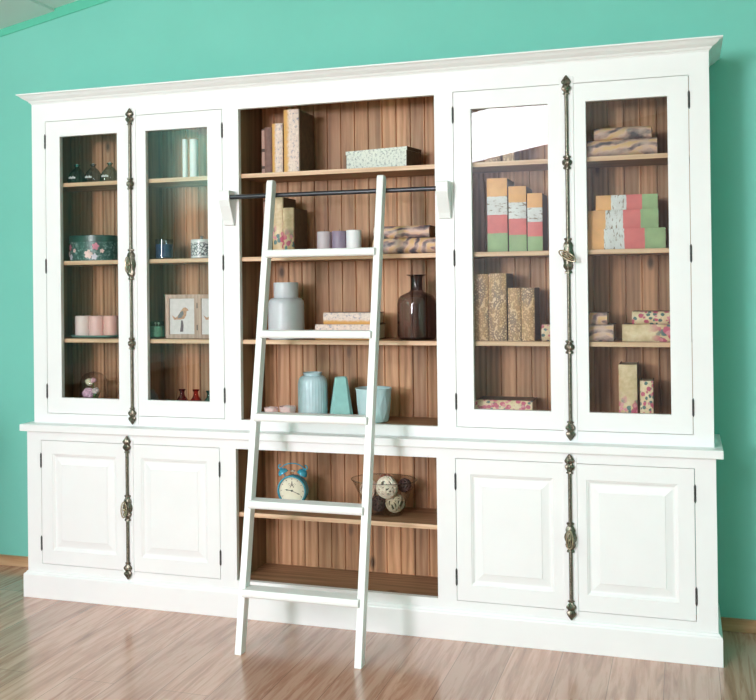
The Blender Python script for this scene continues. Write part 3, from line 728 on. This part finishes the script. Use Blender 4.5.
jar_candle('dark blue candle in a clear glass jar on the second shelf, second glass door', (-.873, .10, Z2), .042, .092, .068, (.055, .075, .15), (.86, .9, .95), G)
jar_candle('small pale green candle in a glass jar left of the bird pictures', (-.9095, .09, Z3), .0345, .078, .055, (.26, .36, .30), (.80, .92, .86))
m, nt, b = nodes('black_tracery'); v = mapping(nt); vo = N(nt, 'ShaderNodeTexVoronoi'); vo.feature = 'DISTANCE_TO_EDGE'; nt.links.new(v, vo.inputs['Vector']); vo.inputs['Scale'].default_value = 75
n = noise(nt, v, 120, 3); ad = N(nt, 'ShaderNodeMath', operation='MULTIPLY_ADD'); nt.links.new(n, ad.inputs[0]); ad.inputs[1].default_value = .25; nt.links.new(vo.outputs['Distance'], ad.inputs[2])
r = ramp(nt, [(.21, (.10, .10, .12)), (.27, (.75, .75, .76))]); nt.links.new(ad.outputs[0], r.inputs[0])
sp = N(nt, 'ShaderNodeSeparateXYZ'); tc = N(nt, 'ShaderNodeTexCoord'); nt.links.new(tc.outputs['Object'], sp.inputs[0])
zr = ramp(nt, [(.0, (1, 1, 1)), (.009, (0, 0, 0)), (.068, (1, 1, 1))], 'CONSTANT'); nt.links.new(sp.outputs[2], zr.inputs[0])
nt.links.new(mixc(nt, zr.outputs[0], r.outputs[0], (.78, .78, .79)), b.inputs['Base Color']); b.inputs['Roughness'].default_value = .3; TRAC = m
t = thing('patterned_jar', 'white jar with black lace-like pattern at the right of the second shelf, second door', 'jar', (-.677, .095, Z2), group=G)
M = MB(); M.lathe([(.045, 0), (.050, .003), (.050, .083), (.047, .086), (.001, .086)], seg=40); M.build('jar_body', TRAC, t, smooth=True)
M = MB(); M.lathe([(.012, .086), (.005, .090), (.009, .097), (.006, .103), (.001, .104)], seg=16); M.build('knob', plain('silver_knob', (.6, .6, .6), .25, metal=.8), t, smooth=True)

# hinged double picture frame with bird prints
FRW = wood('frame_wood', 2, (.34, .22, .16), (.46, .31, .24), (.55, .39, .31), knots=False)
t = thing('picture_frame', 'hinged double wooden picture frame with bird prints on the third shelf, second door', 'picture frame', (-.779, .085, Z3))
def wing(x0, x1, rotz, ox):
    R_ = Matrix.Translation((ox, 0, 0)) @ Matrix.Rotation(rotz, 4, 'Z')
    M = MB(); W = x1-x0; h = .201; f = .019
    M.box(0, f, 0, .016, 0, h, R_); M.box(W-f, W, 0, .016, 0, h, R_); M.box(f, W-f, 0, .016, 0, f, R_); M.box(f, W-f, 0, .016, h-f, h, R_)
    fr = M.build('frame', FRW, t, bevel=.001)
    M = MB(); M.box(f, W-f, .007, .012, f, h-f, R_); M.build('print', plain('print_paper', (.70, .66, .66), .6, var=.05, scale=60), fr)
    c = W/2
    def shape(pts, nm, col, dy=.0064):
        M = MB(); P = [Vector((x, 0, z)) for x, z in pts]
        M.loops([[R_ @ (p+Vector((0, dy, 0))) for p in P], [R_ @ (p+Vector((0, .0075, 0))) for p in P]]); M.build(nm, plain(nm, col, .6, var=.2, scale=90), fr)
    shape([(c-.012, .03), (c+.004, .03), (c+.006, .06), (c+.002, .082), (c-.006, .082), (c-.008, .055)], 'printed_post', (.14, .10, .12))
    shape([(c-.040, .085), (c-.052, .106), (c-.034, .094), (c-.024, .100), (c-.006, .126), (c+.006, .140), (c+.016, .142), (c+.026, .136), (c+.032, .126), (c+.022, .126), (c+.020, .105), (c+.010, .090), (c-.008, .086), (c-.026, .086)], 'printed_bird', (.52, .28, .17))
    shape([(c-.026, .090), (c-.004, .094), (c+.008, .110), (c+.004, .128), (c-.012, .116)], 'printed_wing', (.20, .19, .20), .0060)
wing(0, .162, math.radians(4), -.084); wing(0, .162, math.radians(-6), .0805)
M = MB()
for z in (.05, .15): M.tube([(.079, .001, z-.012), (.079, .001, z+.012)], .0025, 8)
M.build('hinge', HINGE, t)

# three little bud vases and a dark one on the bottom board behind the second door
def bud_vase(label, loc, col, s=1, group=None):
    t = thing('bud_vase', label, 'vase', loc, group=group)
    M = MB(); M.lathe([(r_*s, z*s) for r_, z in [(.020, 0), (.029, .004), (.032, .025), (.030, .050), (.024, .070), (.012, .086), (.010, .100), (.011, .106), (.0165, .114), (.015, .115), (.009, .108)]], seg=32)
    M.build('vase_body', clear('vase_glass', col, 1.5, edge=[c*.3 for c in col]), t, smooth=True)
    M = MB(); M.lathe([(r_*s, z*s) for r_, z in [(.024, .006), (.027, .025), (.024, .044), (.001, .046)]], seg=24); M.build('scented_oil', plain('oil', [c*.6 for c in col], .2), t, smooth=True)
    return t
G = 'small glass bud vases behind the second glass door'
bud_vase('small purple-red glass bud vase, left of three at the bottom of the second door', (-.777, .08, Z0), (.55, .06, .14), 1.03, G)
bud_vase('small orange-red glass bud vase, middle of three at the bottom of the second door', (-.707, .08, Z0), (.75, .16, .04), 1.03, G)
bud_vase('small blue-green glass bud vase, right of three at the bottom of the second door', (-.640, .08, Z0), (.2, .5, .5), .99, G)
t = thing('round_vase', 'dark grey round vase at the bottom left corner of the second glass door', 'vase', (-.934, .075, Z0))
M = MB(); M.lathe([(.02, 0), (.030, .01), (.034, .05), (.030, .085), (.016, .105), (.012, .112), (.009, .112), (.009, .10)], seg=28); M.build('vase_body', plain('slate_glaze', (.06, .075, .085), .3), t, smooth=True)

# middle bay vessels
t = thing('ceramic_jar', 'matt grey-white ceramic jar with a wide neck, behind the ladder on the third shelf', 'jar', (-.272, .112, Z3))
M = MB(); M.lathe([(.076, 0), (.080, .004), (.0805, .05), (.0795, .155), (.077, .168), (.068, .178), (.054, .183)], seg=48, cap1=True); M.build('jar_body', plain('grey_ceramic', (.56, .57, .60), .38, var=.02), t, smooth=True)
M = MB(); M.lathe([(.052, .182), (.0545, .188), (.0555, .245), (.0535, .2505), (.049, .2505), (.048, .20), (.001, .198)], seg=48, c=(0, 0, 0)); M.build('jar_neck', plain('grey_ceramic_neck', (.58, .59, .62), .38, var=.02), t, smooth=True)
t = thing('glass_bottle', 'large smoky grey glass bottle with flared rim at the right of the third middle shelf', 'bottle', (.329, .115, Z3))
GB_ = clear('smoked_glass', (.58, .55, .58), 1.5, edge=(.30, .28, .30))
M = MB(); M.lathe([(.070, 0), (.081, .006), (.084, .02), (.084, .150), (.081, .170), (.070, .186), (.050, .196), (.032, .203), (.026, .212), (.0255, .262), (.028, .268), (.043, .2745), (.043, .2765), (.024, .270), (.023, .21)], seg=48, cap1=False); M.build('bottle_body', GB_, t, smooth=True)

G = 'small pink dishes on the floor of the middle bay'
for x, s_, lab in ((-.331, 1.0, 'small pale pink wavy-rimmed dish next to the left ladder stile'), (-.253, 1.15, 'slightly larger pale pink wavy-rimmed dish left of the blue ribbed vase')):
    t = thing('small_dish', lab, 'dish', (x, .07, Z0), group=G)
    M = MB(); M.lathe([(.018*s_, 0), (.024*s_, .006), (.030*s_, .030*s_), (.0325*s_, .047*s_), (.031*s_, .0485*s_), (.026*s_, .038*s_), (.001, .034*s_)], seg=40, rib=(6, .04, 0)); M.build('dish_bowl', plain('pale_pink_glaze', (.72, .52, .50), .35), t, smooth=True)
    M = MB(); M.ball((0, 0, .040*s_), .018*s_, 12, (1.1, 1.1, .75), .06); M.build('rose_wax', plain('blush_wax', (.78, .62, .60), .5, var=.1), t, smooth=True)
BLUE = plain('pale_blue_glaze', (.47, .62, .66), .25, var=.05)
t = thing('ribbed_vase', 'pale blue vertically ribbed vase with a narrow rim on the floor of the middle bay', 'vase', (-.153, .12, Z0))
M = MB(); M.lathe([(.055, 0), (.062, .006), (.0645, .03), (.0645, .150), (.062, .168), (.054, .182), (.042, .189)], seg=120, rib=(30, .014, 0), cap1=True); M.build('vase_body', BLUE, t, smooth='all')
M = MB(); M.lathe([(.040, .186), (.0385, .190), (.041, .196), (.0425, .201), (.040, .2025), (.035, .198), (.034, .19), (.001, .185)], seg=48); M.build('rim', BLUE, t, smooth=True)
t = thing('faceted_vase', 'teal faceted vase tapering upward, between the ribbed vase and the round pot', 'vase', (-.020, .12, Z0), (0, 0, math.radians(22)))
TEALG = plain('teal_glaze', (.28, .54, .51), .2, var=.06)
M = MB(); rings = []
for z, hw, ch in [(0, .050, .014), (.004, .053, .015), (.176, .0275, .008), (.184, .026, .009), (.184, .021, .007), (.16, .020, .007)]:
    rings.append([(hw, -hw+ch, z), (hw, hw-ch, z), (hw-ch, hw, z), (-hw+ch, hw, z), (-hw, hw-ch, z), (-hw, -hw+ch, z), (-hw+ch, -hw, z), (hw-ch, -hw, z)])
M.loops(rings); M.build('vase_body', TEALG, t)
t = thing('flower_pot', 'pale blue round pot with lattice ribs, right of the faceted teal vase', 'pot', (.142, .082, Z0))
M = MB()
m, nt, b = nodes('lattice_blue_glaze'); 
b.inputs['Base Color'].default_value = (.34, .52, .55, 1); b.inputs['Roughness'].default_value = .28
nn = noise(nt, mapping(nt), 12, 2); rr = ramp(nt, [(.3, (.42, .58, .60)), (.7, (.47, .63, .65))]); nt.links.new(nn, rr.inputs[0]); nt.links.new(rr.outputs[0], b.inputs['Base Color'])
rings = []; seg = 120
pr = [(.058, 0), (.062, .004)] + [(.062+.014*(k/22)**.8, .006+.126*k/22) for k in range(23)] + [(.0785, .140), (.0785, .144), (.074, .144), (.070, .10), (.06, .02), (.001, .018)]
for r_, z in pr:
    ring = []
    for i in range(seg):
        a = 2*PI*i/seg; k = 1.0
        if .005 < z < .134 and r_ > .0605: k = 1+.028*max(math.cos(10*a+52*z), math.cos(10*a-52*z))**3*.8
        ring.append((r_*k*math.cos(a), r_*k*math.sin(a), z))
    rings.append(ring)
M.loops(rings); M.build('pot_body', m, t, smooth='all')

# alarm clock
CB = plain('turquoise_enamel', (.06, .36, .50), .25, metal=.1, var=.1)
t = thing('alarm_clock', 'small turquoise twin-bell alarm clock with cream dial on the lower middle shelf', 'clock', (-.2315, .07, .4492), (0, 0, math.radians(3)))
cz = .088; R0 = .0665
M = MB(); M.lathe([(R0*.86, -.028), (R0*.97, -.024), (R0, -.015), (R0, .016), (R0*.985, .021), (R0*.93, .023), (R0*.89, .020), (R0*.885, .012)], (0, 0, cz), 56, axis='y'); M.build('case', CB, t, smooth=True)
M = MB(); M.lathe([(R0*.89, .0115), (R0*.89, .013)], (0, 0, cz), 56, axis='y')
dial = M.build('dial', plain('cream_dial', (.76, .71, .55), .5, var=.06), t)
M = MB()
for k in range(60):
    a = 2*PI*k/60; l = .0075 if k % 5 == 0 else .003; wd = .0011 if k % 5 == 0 else .0004
    M.box(-wd, wd, -.0142, -.0131, R0*.82-l, R0*.82, Matrix.Translation((0, 0, cz)) @ Matrix.Rotation(a, 4, 'Y'))
# small drawn tower and scrolls on the dial
M.prism([(-.010, cz+.014), (-.006, cz+.014), (-.002, cz+.022), (.002, cz+.022), (.006, cz+.014), (.010, cz+.014), (.0035, cz+.024), (.001, cz+.042), (-.001, cz+.042), (-.0035, cz+.024)], 'y', -.0142, -.0131)
for s in (-1, 1): M.tube([(s*(.012+.005*math.cos(q)), -.0136, cz+.026+.005*math.sin(q)) for q in [i*.5 for i in range(11)]], .0006, 5)
M.build('dial_marks', plain('sepia_ink', (.10, .08, .06), .6), dial)
def hand(ang, l, w_, y):
    M = MB(); m4 = Matrix.Translation((0, y, cz)) @ Matrix.Rotation(ang, 4, 'Y')
    P = [(-w_*.5, -.006), (w_*.5, -.006), (w_*.5, l*.55), (w_*1.5, l*.68), (w_*.5, l*.8), (0, l), (-w_*.5, l*.8), (-w_*1.5, l*.68), (-w_*.5, l*.55)]
    M.loops([[m4 @ Vector((x, -.0005, z)) for x, z in P], [m4 @ Vector((x, .0005, z)) for x, z in P]]); M.build('clock_hand', LEAB, dial)
hand(math.radians(-83), .034, .0022, -.0155); hand(math.radians(112), .046, .0016, -.0168)
M = MB(); M.lathe([(.004, .013), (.004, .018), (.001, .0185)], (0, 0, cz), 12, axis='y'); M.build('hand_pin', LEAB, dial)
for s in (-1, 1):
    M = MB(); R_ = Matrix.Translation((s*.042, 0, cz+R0+.004)) @ Matrix.Rotation(s*math.radians(32), 4, 'Y')
    rings = []
    for r_, z in [(.0235, 0), (.0235, .003), (.021, .012), (.015, .019), (.007, .023), (.001, .024)]:
        rings.append([R_ @ Vector((r_*math.cos(2*PI*k/28), r_*math.sin(2*PI*k/28), z)) for k in range(28)])
    M.loops(rings); M.tube([R_ @ Vector((0, 0, -.014)), R_ @ Vector((0, 0, .028))], .0022, 8); M.ball(R_ @ Vector((0, 0, .028)), .004, 8)
    M.build('bell', CB, t, smooth=True)
    M = MB(); M.tube([(s*.040, 0, cz-R0+.014), (s*.050, 0, .0045)], [.004, .0045], 8); M.ball((s*.050, 0, .0055), .0055, 8); M.build('foot', CB, t, smooth=True)
    M = MB(); b0 = Vector((s*.056, 0, cz+R0+.024)); M.tube([b0+Vector((s*.010*math.sin(q)*1.1, 0, .010-.010*math.cos(q))) + Vector((0, 0, 0)) for q in [i*.45 for i in range(8)]], .0026, 7)
    M.build('curl', CB, t, smooth=True)
M = MB(); M.tube([(.054*math.cos(a), 0, cz+R0+.019+.032*math.sin(a)) for a in [PI*i/16 for i in range(17)]], .0024, 8); M.build('carrying_handle', CB, t, smooth=True)
M = MB(); M.tube([(0, .006, cz+R0-.006), (0, .004, cz+R0+.016)], .002, 8); M.box(-.010, .010, .0, .007, cz+R0+.014, cz+R0+.020); M.build('hammer', BRASS, t)

# glass bowl of woven balls
t = thing('glass_bowl', 'clear flared glass bowl holding wicker balls on the lower middle shelf', 'bowl', (.178, .10, .4492))
BG = clear('bowl_glass', (.97, .975, .97), 1.5, edge=(.80, .81, .80))
M = MB(); M.lathe([(.070, 0), (.078, .003), (.090, .03), (.115, .095), (.140, .145), (.145, .150), (.1425, .151), (.112, .096), (.087, .032), (.074, .009), (.001, .008)], seg=64, sy=.8); M.build('bowl_body', BG, t, smooth=True)
M = MB(); M.tube([(.1435*math.cos(a), .8*.1435*math.sin(a), .1505) for a in [2*PI*i/64 for i in range(64)]], .0024, 8, closed=True); M.build('rim', clear('rim_glass', (.8, .82, .82), 1.9), t, smooth=True)
def wicker(label, loc, r_, col, seed):
    t = thing('wicker_ball', label, 'decorative ball', loc, group='woven balls in the glass bowl'); random.seed(seed); M = MB()
    for k in range(15):
        ax = Vector((random.gauss(0, 1), random.gauss(0, 1), random.gauss(0, 1))).normalized(); a = ax.orthogonal().normalized(); b_ = ax.cross(a)
        off = random.uniform(-.55, .55)*r_; q = math.sqrt(r_*r_-off*off)*.94
        M.tube([ax*off*.94+(a*math.cos(u)+b_*math.sin(u))*q*(1+.02*math.sin(3*u+k)) for u in [2*PI*i/26 for i in range(26)]], r_*.095, 6, closed=True)
    M.build('woven_cane', plain('cane', col, .7, var=.15, scale=80), t, smooth=True)
    M = MB(); M.ball((0, 0, 0), r_*.72, 14); M.build('core', plain('ball_core', [c*.35 for c in col], .9), t, smooth=True); return t
wicker('pinkish cream woven ball behind the right ladder stile in the glass bowl', (.114, .090, .5555), .039, (.62, .45, .36), 1)
wicker('largest cream woven ball on top of the heap in the glass bowl', (.203, .062, .574), .046, (.80, .72, .58), 2)
wicker('beige woven ball low at the right in the glass bowl', (.226, .102, .500), .040, (.72, .61, .44), 3)
wicker('dark brown woven ball low in the middle of the glass bowl', (.152, .100, .494), .033, (.09, .055, .05), 4)
wicker('dark brown woven ball at the upper right side of the glass bowl', (.262, .128, .572), .029, (.09, .055, .05), 5)
wicker('reddish brown woven ball at the back of the glass bowl', (.170, .150, .576), .036, (.30, .12, .075), 6)

# low sideboard on the left wall, mirrored in the glass of the left doors
sb = thing('sideboard', 'long low brown sideboard along the left wall, mirrored in the left glass doors', 'sideboard', (XL+.005, -1.75, 0))
M = MB(); M.box(.0, .42, -.8, .8, .0, .08); M.box(0, .40, -.78, .78, .08, .88); M.build('carcass', wood('grey_brown_wood', 2, (.10, .07, .055), (.17, .12, .10), (.24, .18, .15)), sb)
M = MB(); M.box(-.0, .45, -.84, .84, .88, .94); M.build('top', plain('pale_greyed_paint', (.5, .48, .45), .5), sb, bevel=.004)
for k in range(4):
    M = MB(); y = -.765+k*.385; M.box(.40, .42, y, y+.37, .12, .85); d = M.build('door', wood('sideboard_door_wood', 2, (.11, .08, .06), (.19, .13, .11), (.26, .19, .16)), sb, bevel=.002)
    M = MB(); M.ball((.435, y+(.33 if k % 2 == 0 else .04), .52), .014, 10); M.build('knob', BRASS, d, smooth=True)

# unseen uplighter added to brighten the left wall and ceiling mirrored in door two
lp = thing('added_floor_lamp', 'unseen slim bronze uplighter floor lamp added near the left wall behind the viewer', 'lamp', (-2.1, -3.62, 0))
M = MB(); M.lathe([(.13, 0), (.14, .006), (.13, .016), (.03, .026), (.012, .03)], seg=36); M.build('base', IRON, lp, smooth=True)
M = MB(); M.tube([(0, 0, .028), (0, 0, 2.05)], .011, 12); M.build('pole', IRON, lp, smooth=True)
M = MB(); M.lathe([(.02, 2.045), (.10, 2.075), (.135, 2.13), (.130, 2.13), (.095, 2.082), (.015, 2.055)], seg=36, cap1=True); M.build('added_lamp_shade', BRASS, lp, smooth=True)
l = bpy.data.lights.new('added_wall_wash', 'AREA'); l.shape = 'DISK'; l.size = .2; l.energy = 85; l.color = (1, .97, .98)
o = bpy.data.objects.new('added_wall_wash', l); C.objects.link(o); o.location = (-2.1, -3.62, 2.135); o.rotation_euler = (Vector((-2.36, -3.36, 2.62))-o.location).to_track_quat('-Z', 'Y').to_euler()
